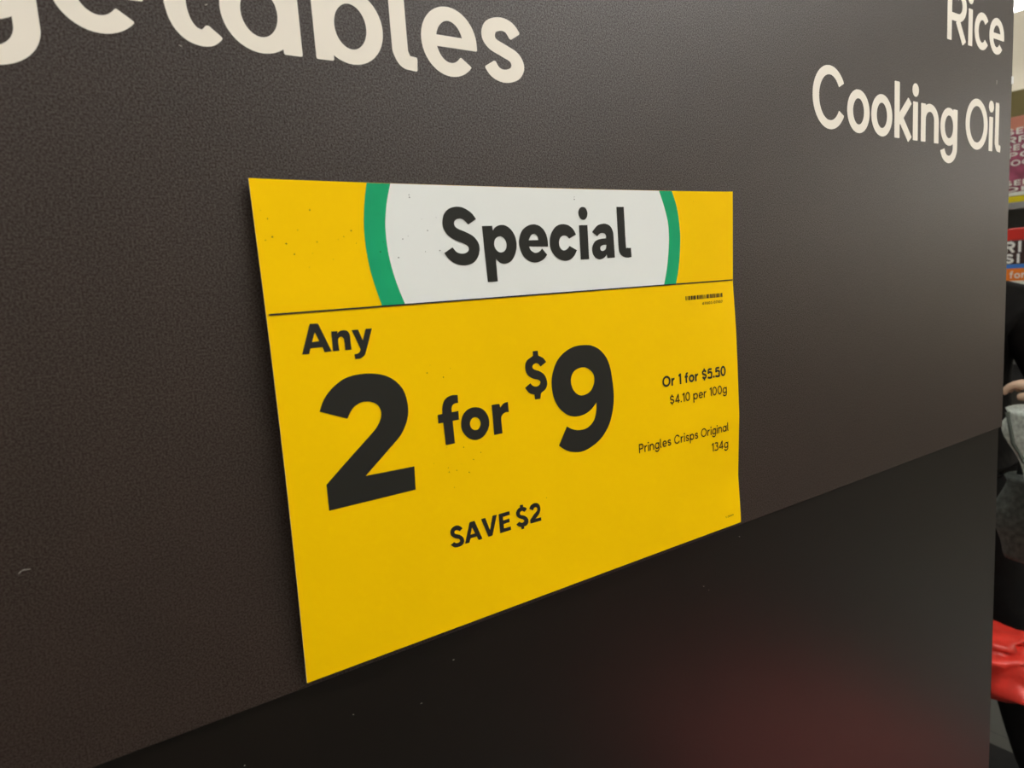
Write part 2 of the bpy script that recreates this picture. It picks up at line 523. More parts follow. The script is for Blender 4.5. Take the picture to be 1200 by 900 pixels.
for i in range(NX):
    for j, fl in ((0, 0), (NZ, 1)):
        rim((front[j][i], back[j][i], back[j][i + 1], front[j][i + 1]), fl)
for j in range(NZ):
    for i, fl in ((0, 1), (NX, 0)):
        rim((front[j][i], back[j][i], back[j + 1][i], front[j + 1][i]), fl)
sh = obj('paper_sheet', bm, [M['paper'], M['paper_edge']], sign)
for p in sh.data.polygons:
    p.use_smooth = p.material_index == 0 and abs(p.normal.y) > .5
obj('backing_board', B(PX0 + .010, PX0 + PW - .010, -.0020, -.0002, PZ0 + .008, PZ0 + PH - .006), M['foam'], sign)

INK = {
    'heading S': [[(10517,20159,1),(10048,19902,1),(9903,20053,0),(9741,20162,0),(9554,20183,0),(9359,20120,0),(9272,19987,0),(9312,19827,0),(9477,19707,0),(9844,19569,0),(10274,19356,0),(10539,19051,0),(10594,18720,0),(10476,18366,0),(10223,18100,0),(9887,17986,0),(9501,17979,0),(9131,18085,0),(8837,18284,0),(8594,18585,1),(9080,18851,1),(9248,18647,0),(9460,18550,0),(9715,18542,0),(9916,18629,0),(9973,18764,0),(9909,18901,0),(9665,19031,0),(9298,19157,0),(8913,19378,0),(8680,19699,0),(8640,20043,0),(8769,20412,0),(9070,20661,0),(9483,20749,0),(9856,20698,0),(10220,20506,0),(10397,20333,0)]],
    'heading p': [[(10827,19830,1),(11425,19837,1),(11439,19615,1),(11636,19791,0),(11949,19877,0),(12252,19830,0),(12547,19631,0),(12762,19289,0),(12818,18862,0),(12688,18410,0),(12415,18077,0),(12058,17965,0),(11753,18016,0),(11498,18222,1),(11523,17107,1),(10926,17098,1)],[(11853,19320,0),(12063,19227,0),(12183,19017,0),(12175,18764,0),(12043,18587,0),(11831,18526,0),(11633,18598,0),(11493,18781,0),(11472,19004,0),(11586,19225,0)]],
    'heading e': [[(14813,18747,1),(13599,18776,1),(13689,18586,0),(13950,18447,0),(14228,18505,0),(14408,18662,1),(14720,18329,1),(14460,18090,0),(14030,17953,0),(13562,18026,0),(13177,18320,0),(12984,18772,0),(12991,19143,0),(13186,19556,0),(13530,19802,0),(13947,19892,0),(14353,19796,0),(14666,19509,0),(14804,19109,0)],[(13590,19094,1),(14203,19092,1),(14147,19290,0),(13967,19406,0),(13749,19325,0)]],
    'heading c': [[(16735,19328,1),(16245,19121,1),(16109,19248,0),(15910,19296,0),(15691,19211,0),(15560,18991,0),(15580,18724,0),(15740,18550,0),(15929,18527,0),(16109,18612,0),(16247,18744,1),(16742,18505,1),(16531,18203,0),(16223,18010,0),(15870,17968,0),(15503,18066,0),(15177,18290,0),(14975,18606,0),(14934,18960,0),(15032,19354,0),(15282,19681,0),(15607,19854,0),(15953,19883,0),(16295,19804,0),(16572,19600,0)]],
    'heading i': [[(16971,19821,1),(17570,19826,1),(17565,17995,1),(16974,17997,1)]],
    'heading dot': [[(17307,20789,0),(17500,20723,0),(17606,20520,0),(17578,20293,0),(17441,20135,0),(17271,20104,0),(17103,20172,0),(16987,20370,0),(16988,20563,0),(17107,20730,0)]],
    'heading a': [[(17878,19448,1),(18230,19213,1),(18361,19327,0),(18552,19393,0),(18768,19362,0),(18866,19226,0),(18845,19096,1),(18531,19079,0),(18186,19007,0),(17928,18828,0),(17809,18531,0),(17875,18230,0),(18089,18028,0),(18363,17959,0),(18649,18033,0),(18849,18200,1),(18900,18011,1),(19455,18025,1),(19431,19053,0),(19404,19428,0),(19233,19734,0),(18928,19875,0),(18584,19878,0),(18237,19775,0)],[(18872,18737,1),(18665,18742,0),(18473,18676,0),(18403,18562,0),(18458,18444,0),(18612,18417,0),(18774,18497,0),(18845,18621,0)]],
    'heading l': [[(19748,20804,1),(20296,20807,1),(20328,18703,0),(20417,18548,0),(20713,18527,1),(20729,18012,1),(20350,17996,0),(20029,18092,0),(19815,18312,0),(19770,18621,0),(19755,19705,0)]],
    'any A': [[(1757,15820,1),(2120,15808,1),(2589,14557,1),(2262,14551,1),(2198,14779,1),(1662,14786,1),(1592,14548,1),(1280,14564,1)],[(1936,15442,1),(2087,15052,1),(1771,15043,1)]],
    'any n': [[(2659,15411,1),(2934,15399,1),(2937,15302,1),(3049,15389,0),(3229,15414,0),(3400,15357,0),(3487,15208,0),(3500,14925,0),(3500,14529,1),(3209,14546,1),(3202,14926,0),(3174,15069,0),(3079,15140,0),(2972,15103,0),(2926,14954,0),(2938,14547,1),(2646,14551,1)]],
    'any y': [[(3596,15381,1),(3897,15382,1),(4069,14882,1),(4262,15378,1),(4560,15371,1),(4166,14371,0),(4038,14185,0),(3860,14096,0),(3632,14094,1),(3606,14319,1),(3764,14330,0),(3879,14403,0),(3921,14512,1)]],
    'deal 2': [[(1755,12034,1),(2973,11523,1),(3257,11923,0),(3645,12132,0),(4056,12124,0),(4414,11952,0),(4592,11632,0),(4556,11282,0),(4304,10890,0),(3889,10530,1),(2731,9619,0),(1713,8793,1),(1716,7611,1),(5998,7590,1),(6031,8718,1),(3563,8789,1),(4834,9794,0),(5501,10357,0),(5872,10982,0),(5976,11573,0),(5869,12275,0),(5529,12801,0),(5008,13170,0),(4355,13363,0),(3621,13404,0),(2967,13284,0),(2379,12928,0),(1983,12499,0)]],
    'deal f': [[(8694,11747,1),(8688,11361,1),(8485,11354,0),(8349,11273,0),(8293,11132,0),(8299,10962,1),(8665,10961,1),(8660,10533,1),(8302,10529,1),(8329,9407,1),(7814,9408,1),(7769,10525,1),(7497,10534,1),(7494,10950,1),(7759,10956,1),(7788,11267,0),(7885,11531,0),(8070,11708,0),(8332,11781,0),(8525,11779,0)]],
    'deal o': [[(9679,10991,0),(9985,10886,0),(10236,10653,0),(10390,10317,0),(10383,9966,0),(10217,9643,0),(9947,9417,0),(9580,9348,0),(9231,9451,0),(8943,9695,0),(8774,10012,0),(8762,10357,0),(8878,10680,0),(9118,10908,0),(9391,10998,0)],[(9613,10495,0),(9784,10397,0),(9880,10207,0),(9854,10018,0),(9715,9867,0),(9534,9852,0),(9364,9948,0),(9270,10137,0),(9301,10343,0),(9433,10474,0)]],
    'deal r': [[(10620,10962,1),(11091,10949,1),(11131,10755,1),(11347,10930,0),(11619,10968,1),(11637,10438,1),(11401,10448,0),(11202,10322,0),(11138,10115,0),(11158,9406,1),(10644,9402,1)]],
    'deal 9': [[(16949,13355,0),(17469,13258,0),(17986,12988,0),(18448,12502,0),(18709,11903,0),(18832,11163,0),(18889,10311,0),(18790,9553,0),(18449,8679,0),(17852,8008,0),(17083,7609,0),(16297,7452,0),(15548,7595,0),(15097,7815,0),(14748,8081,1),(15373,9044,1),(15731,8834,0),(16241,8687,0),(16819,8724,0),(17278,9027,0),(17508,9522,0),(17572,10044,1),(17129,9695,0),(16585,9502,0),(15968,9504,0),(15421,9702,0),(14902,10151,0),(14586,10781,0),(14507,11514,0),(14644,12142,0),(15005,12745,0),(15581,13149,0),(16242,13348,0)],[(16722,12143,0),(17140,11981,0),(17456,11643,0),(17474,11191,0),(17203,10777,0),(16805,10608,0),(16378,10632,0),(16021,10905,0),(15837,11335,0),(15896,11767,0),(16197,12059,0)]],
    'deal dollar': [[(13394,13385,1),(13723,13384,1),(13746,13115,1),(14040,12962,0),(14234,12727,1),(13848,12525,1),(13712,12682,0),(13542,12738,0),(13363,12667,0),(13311,12554,0),(13430,12420,0),(13810,12261,0),(14099,12011,0),(14220,11624,0),(14108,11317,0),(13765,11114,1),(13698,10824,1),(13349,10840,1),(13326,11106,1),(12990,11239,0),(12757,11539,1),(13116,11736,1),(13276,11573,0),(13489,11509,0),(13686,11567,0),(13768,11720,0),(13646,11842,0),(13307,11957,0),(12979,12175,0),(12847,12541,0),(12953,12911,0),(13402,13153,1)]],
    'save S': [[(8390,5041,1),(8208,4933,1),(8116,5015,0),(7996,5047,0),(7901,4970,0),(7956,4867,0),(8169,4766,0),(8376,4577,0),(8423,4363,0),(8330,4209,0),(8117,4156,0),(7850,4198,0),(7645,4375,1),(7849,4474,1),(7964,4389,0),(8112,4380,0),(8191,4448,0),(8126,4555,0),(7913,4657,0),(7709,4844,0),(7678,5051,0),(7790,5220,0),(8015,5280,0),(8231,5207,0)]],
    'save A': [[(8807,5246,1),(9101,5252,1),(9495,4199,1),(9268,4188,1),(9168,4409,1),(8813,4414,1),(8710,4203,1),(8460,4209,1)],[(8933,4945,1),(9081,4591,1),(8813,4594,1)]],
    'save V': [[(9493,5243,1),(9751,5241,1),(9979,4536,1),(10195,5249,1),(10457,5238,1),(10109,4204,1),(9858,4202,1)]],
    'save E': [[(10563,5235,1),(11249,5237,1),(11255,5041,1),(10812,5031,1),(10823,4834,1),(11206,4845,1),(11224,4655,1),(10834,4638,1),(10848,4403,1),(11273,4395,1),(11275,4208,1),(10586,4207,1)]],
    'save dollar': [[(11927,5390,1),(12120,5381,1),(12127,5258,1),(12272,5190,0),(12376,5095,1),(12181,4954,1),(12067,5052,0),(11925,5016,0),(11891,4931,0),(11967,4842,0),(12209,4736,0),(12390,4549,0),(12401,4333,0),(12278,4199,0),(12109,4181,1),(12100,4056,1),(11934,4066,1),(11916,4197,1),(11756,4271,0),(11619,4414,1),(11831,4515,1),(11934,4428,0),(12072,4417,0),(12145,4492,0),(12058,4585,0),(11819,4715,0),(11668,4893,0),(11672,5078,0),(11805,5233,0),(11929,5273,1)]],
    'save 2': [[(12513,5052,1),(12756,4909,1),(12820,5012,0),(12936,5045,0),(13032,4961,0),(13005,4825,0),(12825,4702,0),(12520,4422,1),(12533,4229,1),(13256,4223,1),(13247,4407,1),(12887,4411,1),(13101,4587,0),(13231,4794,0),(13221,5034,0),(13092,5217,0),(12870,5284,0),(12639,5220,0)]],
    'ring left': [[(5026,21757,1),(4849,20985,0),(4728,20246,0),(4676,19628,0),(4676,19009,0),(4748,18133,0),(4920,17244,0),(5169,16321,1),(6319,16326,1),(6055,17096,0),(5855,17877,0),(5733,18646,0),(5696,19406,0),(5734,20077,0),(5900,20914,0),(6159,21752,1)]],
    'ring right': [[(23147,21742,1),(23448,21037,0),(23680,20383,0),(23807,19856,0),(23841,19238,0),(23815,18707,0),(23710,17909,0),(23541,17112,0),(23293,16319,1),(24314,16319,1),(24549,17069,0),(24706,17877,0),(24795,18686,0),(24817,19179,0),(24786,19671,0),(24709,20295,0),(24532,21002,0),(24207,21762,1)]],
    'disc': [[(6159,21752,1),(5900,20914,0),(5734,20077,0),(5696,19406,0),(5733,18646,0),(5855,17877,0),(6055,17096,0),(6319,16326,1),(23293,16319,1),(23541,17112,0),(23710,17909,0),(23815,18707,0),(23841,19238,0),(23807,19856,0),(23680,20383,0),(23448,21037,0),(23147,21742,1)]],
}

def ink_mesh(bm, loops, lay, top=None):
    """Fill one printed shape (outline and holes, in 1/100 mm) and lay it on the curled sheet."""
    b = bmesh.new()
    polys = [[Vector((x * 1e-5, z * 1e-5, 0)) for x, z in spline(l)] for l in loops]
    flat = [p for l in polys for p in l]
    vs = [b.verts.new(p) for p in flat]
    for t in tessellate_polygon(polys):
        try: b.faces.new([vs[i] for i in t])
        except ValueError: pass
    def cut(co, no):
        bmesh.ops.bisect_plane(b, geom=b.verts[:] + b.edges[:] + b.faces[:], plane_co=co, plane_no=no, dist=1e-7)
    xs = [p.x for p in flat]; zs = [p.y for p in flat]
    for i in range(NX + 1):
        if min(xs) < PW * i / NX < max(xs): cut((PW * i / NX, 0, 0), (1, 0, 0))
    for j in range(NZ + 1):
        if min(zs) < PH * j / NZ < max(zs): cut((0, PH * j / NZ, 0), (0, 1, 0))
    m = {}
    for v in b.verts:
        z = v.co.y
        if top: z = min(z, PH - .0009 * math.sin(PI * min(1, max(0, v.co.x / PW))) ** .6 - .0001)
        m[v] = bm.verts.new(on_sheet(v.co.x, z, lay))
    for f in b.faces:
        try: bm.faces.new([m[v] for v in f.verts])
        except ValueError: pass
    b.free()
    return bm
def ink(name, keys, lay, m, label=None, top=None):
    bm = bmesh.new()
    for k in keys: ink_mesh(bm, INK[k], lay, top)
    o = obj(name, face_towards(bm, Vector((0, -1, 0))), m, sign)
    if label: o['label'] = label
    return o
ink('heading_disc', ['disc'], .00016, M['disc'], 'white disc behind the heading', top=1)
ink('disc_border', ['ring left'], .00018, M['green'], 'green border of the disc, left side', top=1)
ink('disc_border', ['ring right'], .00018, M['green'], 'green border of the disc, right side', top=1)
ink('lettering', ['heading S', 'heading p', 'heading e', 'heading c', 'heading i', 'heading dot', 'heading a', 'heading l'], .00032, M['ink'], 'bold black heading Special')
ink('lettering', ['any A', 'any n', 'any y'], .00018, M['ink'], 'bold black word Any')
ink('lettering', ['deal 2'], .00018, M['ink'], 'very large bold black figure 2')
ink('lettering', ['deal f', 'deal o', 'deal r'], .00018, M['ink'], 'bold black word for')
ink('lettering', ['deal dollar', 'deal 9'], .00018, M['ink'], 'large bold black price $9')
ink('lettering', ['save S', 'save A', 'save V', 'save E', 'save dollar', 'save 2'], .00018, M['ink'], 'black capitals SAVE $2')
bm = bmesh.new()
for i in range(NX):
    a, b = PW * i / NX, PW * (i + 1) / NX
    if i == 0: a += .0011
    if i == NX - 1: b -= .0005
    z = lambda x: .16323 - (x / PW) * .0005
    bm.faces.new([bm.verts.new(on_sheet(x, z(x) + d, .0003)) for x, d in ((a, -.00036), (b, -.00036), (b, .00036), (a, .00036))])
obj('divider_line', face_towards(bm, Vector((0, -1, 0))), M['ink'], sign)['label'] = 'thin black line under the heading band'

def sheet_text(s, x0, x1, z, cap, w, m, label, gap=.11):
    bm = bmesh.new()
    write(bm, s, x0 * .001, x1 * .001, z * .001, cap * .001, w, lambda x, zz, l: on_sheet(x, zz, .00018 + l * .00001), gap)
    o = obj('lettering', face_towards(bm, Vector((0, -1, 0))), m, sign)
    o['label'] = label
sheet_text('Or 1 for $5.50', 228.2, 285.5, 101.75, 6.6, .19, M['ink'], 'small black line Or 1 for $5.50', .10)
sheet_text('$4.10 per 100g', 234.0, 286.0, 90.4, 5.6, .145, M['ink_brown'], 'small thin line $4.10 per 100g', .12)
sheet_text('Pringles Crisps Original', 206.6, 287.0, 65.1, 5.6, .145, M['ink_brown'], 'small thin product line above 134g', .13)
sheet_text('134g', 270.4, 286.6, 53.9, 5.6, .145, M['ink_brown'], 'small thin weight 134g', .13)
sheet_text('47003 07107', 266.1, 285.5, 148.8, 1.65, .17, M['ink_brown'], 'tiny number under the barcode', .2)
sheet_text('1-2009', 282.2, 289.8, 6.5, 1.2, .17, M['ink_brown'], 'tiny print in the lower right corner', .2)
bm = bmesh.new()
x, k = 251.1, 0
bars = (1, 1, .5, .6, 1.3, .5, .5, .5, 1.3, .4, .6, .5, 1.6, .5, .5, 1.0, 1.5, .5, .5, .5, .6, .5, .8, .5, .7, .5, .5, 1.0, .5, .8, .4, .9, 1.7, .5, .6, 1.0, 1.3, .5, .9, .6, .5, .4, 1.1, 1.0, .6, .5, .8, .4, 1.2, .6, .5, .7, .5, .5, 1.5)
sc = 34.8 / sum(bars)
for k, b in enumerate(bars):
    if k % 2 == 0:
        bm.faces.new([bm.verts.new(on_sheet(xx * .001, zz * .001, .00018)) for xx, zz in ((x, 152.5), (x + b * sc, 152.5), (x + b * sc, 155.0), (x, 155.0))])
    x += b * sc
obj('barcode', face_towards(bm, Vector((0, -1, 0))), M['ink_brown'], sign)
SPECKS = ((2.97, 205.4), (5.4, 202), (3.5, 193.4), (6.4, 194.7), (11.7, 191.8), (14.6, 187.4), (17.2, 197.3), (22.4, 187.6), (24.8, 192.3),
          (20.2, 181.9), (31.1, 184.8), (34.3, 193.1), (37, 194.3), (40.6, 196.8), (42.4, 191.4), (23.3, 205.6), (53.4, 187.4), (55.3, 191.7),
          (75.6, 201.6), (65, 192.8), (67.8, 194.1), (62, 184.5), (76.1, 186.8), (83.7, 187.1), (83.2, 202.4), (78.2, 196.5), (70.3, 212.6),
          (70.4, 211.5), (167.5, 213), (167.5, 211.8), (97.6, 86.7), (136.8, 54), (70.7, 86.5), (78.4, 82.7), (83, 80.5), (260.3, 211.7),
          (87.9, 91.2), (80.9, 72.3), (78.4, 93), (71.1, 130.4), (79.7, 127.2), (78.7, 80.5), (93, 84), (90, 78), (86, 83), (73, 134), (84, 131))
bm = bmesh.new()
random.seed(2)
for i, (x, z) in enumerate(SPECKS):
    r = random.choice((.16, .22, .3, .36)) if i < 44 else .15
    n = 7
    bm.faces.new([bm.verts.new(on_sheet((x + r * random.uniform(.6, 1.1) * math.cos(2 * PI * q / n)) * .001, (z + r * random.uniform(.6, 1.1) * math.sin(2 * PI * q / n)) * .001, .00034)) for q in range(n)])
tag(obj('ink_specks', face_towards(bm, Vector((0, -1, 0))), M['ink'], sign), label='scattered black ink specks on the print', kind='stuff')

# ================================================================== SHELVING
def gondola(name, label, x0, x1, y0, y1, levels, lip, side):
    """A shelf run along y; side is the x direction its shelves face."""
    t = thing(name, label, 'shelving', ((x0 + x1) / 2, (y0 + y1) / 2, 0))
    cx, cy = (x0 + x1) / 2, (y0 + y1) / 2
    L = lambda a, b, c, d, e, f, bev=0.0, bm=None: box(bm or bmesh.new(), a - cx, b - cx, c - cy, d - cy, e, f, bev)
    xb0, xb1 = (x1 - .04, x1) if side < 0 else (x0, x0 + .04)
    obj('back_panel', L(xb0, xb1, y0, y1, 0, levels[-1] + .30, .003), M['steel'], t)
    fx = x0 if side < 0 else x1
    obj('plinth', L(x0 + .03, x1 - .03, y0 + .01, y1 - .01, 0, .13, .003), M['dark_steel'], t)
    for z in levels:
        s = obj('shelf', L(x0, x1 - .04, y0, y1, z - .022, z, .002) if side < 0 else L(x0 + .04, x1, y0, y1, z - .022, z, .002), M['dark_steel'], t)
    for y in (y0, y1 - .03):
        obj('upright', L(xb0 - .03 if side < 0 else xb1, xb0 if side < 0 else xb1 + .03, y, y + .03, 0, levels[-1] + .30, .002), M['dark_steel'], t)
    return t, L

gondola('shelf_unit', 'dark shelving behind the end panel of the near aisle', .12, .690, .040, 2.3, (.15, .55, .95, 1.35, 1.70), 0, -1)
gb, L = gondola('shelf_unit', 'shelving across the aisle stocked with magenta packs and dark cartons', 3.36, 3.95, .15, 2.35, (.15, .55, .95, 1.45, 1.745), 0, -1)
for z0, z1, m, lab in ((1.708, 1.747, 'yellow_strip', 'yellow ticket strip'), (1.680, 1.708, 'steel', 'grey shelf lip'),
                       (1.435, 1.452, 'blue_strip', 'blue ticket strip'), (1.383, 1.435, 'orange_strip', 'orange ticket strip'),
                       (1.352, 1.383, 'ticket', 'pale shelf lip')):
    obj('ticket_strip', L(3.345, 3.3605, .15, 2.35, z0, z1, .002), M[m], gb)['label'] = lab
obj('price_ticket', L(3.341, 3.3448, .94, 1.02, 1.734, 1.750, .001), M['ticket'], gb)
def shelf_word(parent, s, x, y_left, wid, z, cap, w=.2):
    """White lettering on a face that looks along -x; it reads from larger y to smaller y."""
    bm = bmesh.new()
    px, py, pz = parent.location
    write(bm, s, 0, wid, z, cap, w, lambda a, b, l: Vector((x - .0006 - l * .00004 - px, y_left - a - py, b - pz)), .14)
    obj('lettering', face_towards(bm, Vector((-1, 0, 0))), M['print_white'], parent)
shelf_word(gb, '1 for 5', 3.3445, 1.025, .12, 1.394, .03, .16)

# magenta packs on the top shelf
def magenta_pack(y0, label, words=True):
    t = thing('magenta_pack', label, 'bag', (3.47, y0 + .115, 1.7465), 0, 'magenta packs on the top shelf')
    bm = bmesh.new()
    NU, NV = 10, 14
    rings = []
    for j in range(NV + 1):
        v = j / NV
        d = .055 * (1 - .75 * max(0, (v - .72) / .28) ** 1.5) * (.92 + .08 * math.sin(PI * min(1, v * 1.3)))
        z = .27 * v
        ring = []
        n = 24
        for k in range(n):
            a = 2 * PI * k / n
            e = .35
            ca, sa = math.cos(a), math.sin(a)
            x = d * math.copysign(abs(ca) ** e, ca)
            y = .113 * math.copysign(abs(sa) ** e, sa)
            ring.append(bm.verts.new((x + .003 * noise.noise((x * 30, y * 30, z * 30)), y, z)))
        rings.append(ring)
    for a, b in zip(rings, rings[1:]):
        for k in range(24): bm.faces.new((a[k], a[(k + 1) % 24], b[(k + 1) % 24], b[k]))
    bm.faces.new(rings[0][::-1]); bm.faces.new(rings[-1])
    obj('bag_body', bm, M['magenta'], t)
    obj('top_seal', B(-.012, .012, -.112, .112, .262, .325, .004), M['salmon'], t)['label'] = 'salmon coloured folded top'
    if words:
        for s, a, wid, z, cap in (('ROSES', .105, .20, 1.991, .026), ('PORRI', .105, .20, 1.957, .026), ('ES REC', .105, .20, 1.926, .024),
                                  ('ICEPO', .105, .20, 1.895, .024), ('CE ROC', .10, .19, 1.863, .024), ('ROSER', .105, .2, 1.782, .022), ('RICE', .10, .19, 1.758, .018)):
            shelf_word(t, s.replace('C', 'O'), 3.4135, y0 + .115 + a, wid, z, cap, .19)
    return t
for i, (y0, lab) in enumerate(((.93, 'magenta printed pack on the far top shelf beside the end panel edge'), (1.17, 'magenta printed pack hidden deeper along the far top shelf'),
                               (.69, 'magenta printed pack nearest the main aisle on the far top shelf'))):
    magenta_pack(y0, lab)
def carton(name, label, cat, x0, x1, y0, y1, z0, z1, m, group=None):
    t = thing(name, label, cat, ((x0 + x1) / 2, (y0 + y1) / 2, z0), 0, group)
    a, b, c = (x1 - x0) / 2, (y1 - y0) / 2, z1 - z0
    obj('carton_body', B(-a, a, -b, b, 0, c, .004), m, t)
    return t
for y0, y1, lab in ((.75, 1.30, 'khaki cardboard carton stacked behind the magenta packs'), (1.32, 1.85, 'khaki cardboard carton further along behind the magenta packs')):
    t = carton('stock_carton', lab, 'box', 3.60, 3.90, y0, y1, 1.7465, 2.205, M['khaki'], 'khaki stock cartons')
    obj('packing_tape', B(-.152, .152, -.025, .025, .0, .4612, .001), M['trim'], t)
# dark cartons with red tops under them
for i, (y0, lab) in enumerate(((.917, 'dark carton with red top and white capitals beside the end panel edge'), (1.063, 'dark carton with red top partly behind the end panel edge'),
                               (.771, 'dark carton with red top nearest the main aisle'))):
    t = carton('food_carton', lab, 'box', 3.385, 3.50, y0 + .003, y0 + .134, 1.452, 1.553, M['pack'], 'dark cartons with red tops')
    obj('red_lid', B(-.0580, .0580, -.0665, .0665, .098, .152, .006), M['red_pack'], t)['label'] = 'red lid'
    for ch, dy, wid, z, cap in (('R', 0, .040, 1.502, .046), ('I', .051, .011, 1.502, .046), ('S', 0, .036, 1.456, .040), ('I', .047, .010, 1.456, .040)):
        shelf_word(t, ch, 3.3850, y0 + .118 - dy, wid, z, cap, .22)

# ================================================================== FLOOR MAT
tag(obj('floor_mat', B(1.25, 2.175, -.30, 1.5, .0005, .010, .003), M['mat_rubber']), 'black rubber mat on the floor under the person', 'mat')

# ================================================================== THE PERSON
def skin_mesh(name, verts, edges, radii, m, parent, root=0, sub=2):
    me = bpy.data.meshes.new(name)
    me.from_pydata([Vector(v) for v in verts], edges, [])
    o = bpy.data.objects.new(name, me)
    C.objects.link(o)
    o.parent = parent
    me.materials.append(m)
    s = o.modifiers.new('skin', 'SKIN')
    s.use_smooth_shade = True
    for i, sv in enumerate(me.skin_vertices[0].data):
        r = radii[i]
        sv.radius = r if isinstance(r, tuple) else (r, r)
        sv.use_root = i == root
    d = o.modifiers.new('sub', 'SUBSURF')
    d.levels = sub
    d.render_levels = sub
    return o

class Graph:
    def __init__(self): self.v, self.e, self.r = [], [], []
    def add(self, p, r, frm=None):
        self.v.append(p); self.r.append(r)
        if frm is not None: self.e.append((frm, len(self.v) - 1))
        return len(self.v) - 1
    def chain(self, frm, pts):
        for p, r in pts: frm = self.add(p, r, frm)
        return frm
# local frame: looks along -y, its left is +x
who = thing('person', 'person in black jacket standing in the aisle, forearm raised, mostly hidden by the panel', 'person', (1.95, .62, .010), -PI / 2)
LS, LE, LW = (.185, .0, 1.345), (.290, .06, 1.075), (.335, -.18, 1.190)
RS, RE, RW = (-.185, .0, 1.345), (-.245, .06, 1.06), (-.075, -.17, .90)
LK, LA = (.205, -.015, .475), (.268, .01, .085)
RK, RA = (-.135, -.02, .475), (-.15, .02, .085)
def body():
    g = Graph()
    p = g.add((0, 0, .93), (.15, .10))
    t = g.chain(p, [((0, -.005, 1.08), (.125, .085)), ((0, 0, 1.24), (.130, .085)), ((0, .008, 1.36), (.085, .058)), ((0, .012, 1.44), .050)])
    g.chain(t, [((0, .002, 1.49), .056), ((0, -.012, 1.545), (.078, .098)), ((0, -.004, 1.63), (.082, .104)), ((0, .01, 1.69), (.055, .072))])
    for S, E, W, fingers in ((LS, LE, LW, 1), (RS, RE, RW, 0)):
        s = g.add(S, .046, 3)
        e = g.chain(s, [(tuple(S[k] * .5 + E[k] * .5 for k in range(3)), .047), (E, .040)])
        w = g.chain(e, [(tuple(E[k] * .5 + W[k] * .5 for k in range(3)), .036), (W, (.028, .022))])
        if fingers:
            pal = g.add((W[0] - .036, W[1] - .014, W[2] + .004), (.022, .020), w)
            for q in range(4):
                y = .018 - .018 * q
                l = (.75, .95, 1.0, .9)[q]
                b = (W[0] - .058, W[1] - .012 + y, W[2] + .004)
                g.chain(pal, [(b, .0098), ((b[0] - .026 * l, b[1], b[2] + .001), .0092), ((b[0] - .044 * l, b[1], b[2] - .010), .0084), ((b[0] - .050 * l, b[1], b[2] - .024), .0072)])
            g.chain(pal, [((W[0] - .030, W[1] - .040, W[2] - .006), .0115), ((W[0] - .050, W[1] - .056, W[2] - .016), .010), ((W[0] - .072, W[1] - .058, W[2] - .022), .0085)])
        else:
            pal = g.add((W[0] + .006, W[1] - .008, W[2] - .055), (.016, .036), w)
            for q in range(4):
                y = -.030 + .019 * q
                l = (.9, 1.0, .95, .75)[q]
                b = (W[0] + .010, W[1] - .006 + y, W[2] - .090)
                g.chain(pal, [(b, .0095), ((b[0] + .016 * l, b[1], b[2] - .026 * l), .0088), ((b[0] + .034 * l, b[1], b[2] - .030 * l), .008), ((b[0] + .046 * l, b[1], b[2] - .014 * l), .0068)])
            g.chain(pal, [((W[0] + .010, W[1] - .050, W[2] - .050), .0115), ((W[0] + .026, W[1] - .062, W[2] - .078), .010), ((W[0] + .040, W[1] - .052, W[2] - .098), .0085)])
    for K, A, sx in ((LK, LA, 1), (RK, RA, -1)):
        h = g.add((.095 * sx, 0, .88), .088, p)
        k = g.chain(h, [(tuple((.1 * sx, 0, .86)[q] * .5 + K[q] * .5 for q in range(3)), .075), (K, .054)])
        a = g.chain(k, [(tuple(K[q] * .65 + A[q] * .35 for q in range(3)), .055), (A, .028)])
        g.chain(a, [((A[0] + .01 * sx, A[1] - .07, .046), (.026, .020)), ((A[0] + .014 * sx, A[1] - .13, .040), (.024, .015))])
    return skin_mesh('body', g.v, g.e, g.r, M['skin'], who)
bd = body()
def jacket():
    g = Graph()
    p = g.add((0, 0, 1.08), (.168, .128))
    g.chain(p, [((0, 0, .95), (.178, .132)), ((0, 0, .86), (.182, .135))])
    t = g.chain(p, [((0, 0, 1.24), (.182, .130)), ((0, .0, 1.355), (.14, .108)), ((0, .012, 1.445), (.070, .068)), ((0, .014, 1.475), (.068, .066))])
    for S, E, W in ((LS, LE, LW), (RS, RE, RW)):
        s = g.add(S, .074, 4)
        e = g.chain(s, [(tuple(S[k] * .5 + E[k] * .5 for k in range(3)), .070), (E, .063)])
        g.chain(e, [(tuple(E[k] * .5 + W[k] * .5 for k in range(3)), .056), (tuple(E[k] * .06 + W[k] * .94 for k in range(3)), .045)])
    o = skin_mesh('jacket', g.v, g.e, g.r, M['jacket'], who)
    o['label'] = 'black jacket'
jacket()
def trousers():
    g = Graph()
    p = g.add((0, 0, .96), (.160, .118))
    g.add((0, 0, 1.02), (.150, .112), p)
    for K, A, sx in ((LK, LA, 1), (RK, RA, -1)):
        h = g.add((.10 * sx, 0, .84), .108, p)
        k = g.chain(h, [(tuple((.1 * sx, 0, .84)[q] * .5 + K[q] * .5 for q in range(3)), .098), (K, .088)])
        g.chain(k, [(tuple(K[q] * .5 + A[q] * .5 for q in range(3)), .078), ((A[0], A[1], A[2] + .02), .060)])
    o = skin_mesh('trousers', g.v, g.e, g.r, M['trousers'], who)
    o['label'] = 'loose black trousers'
trousers()
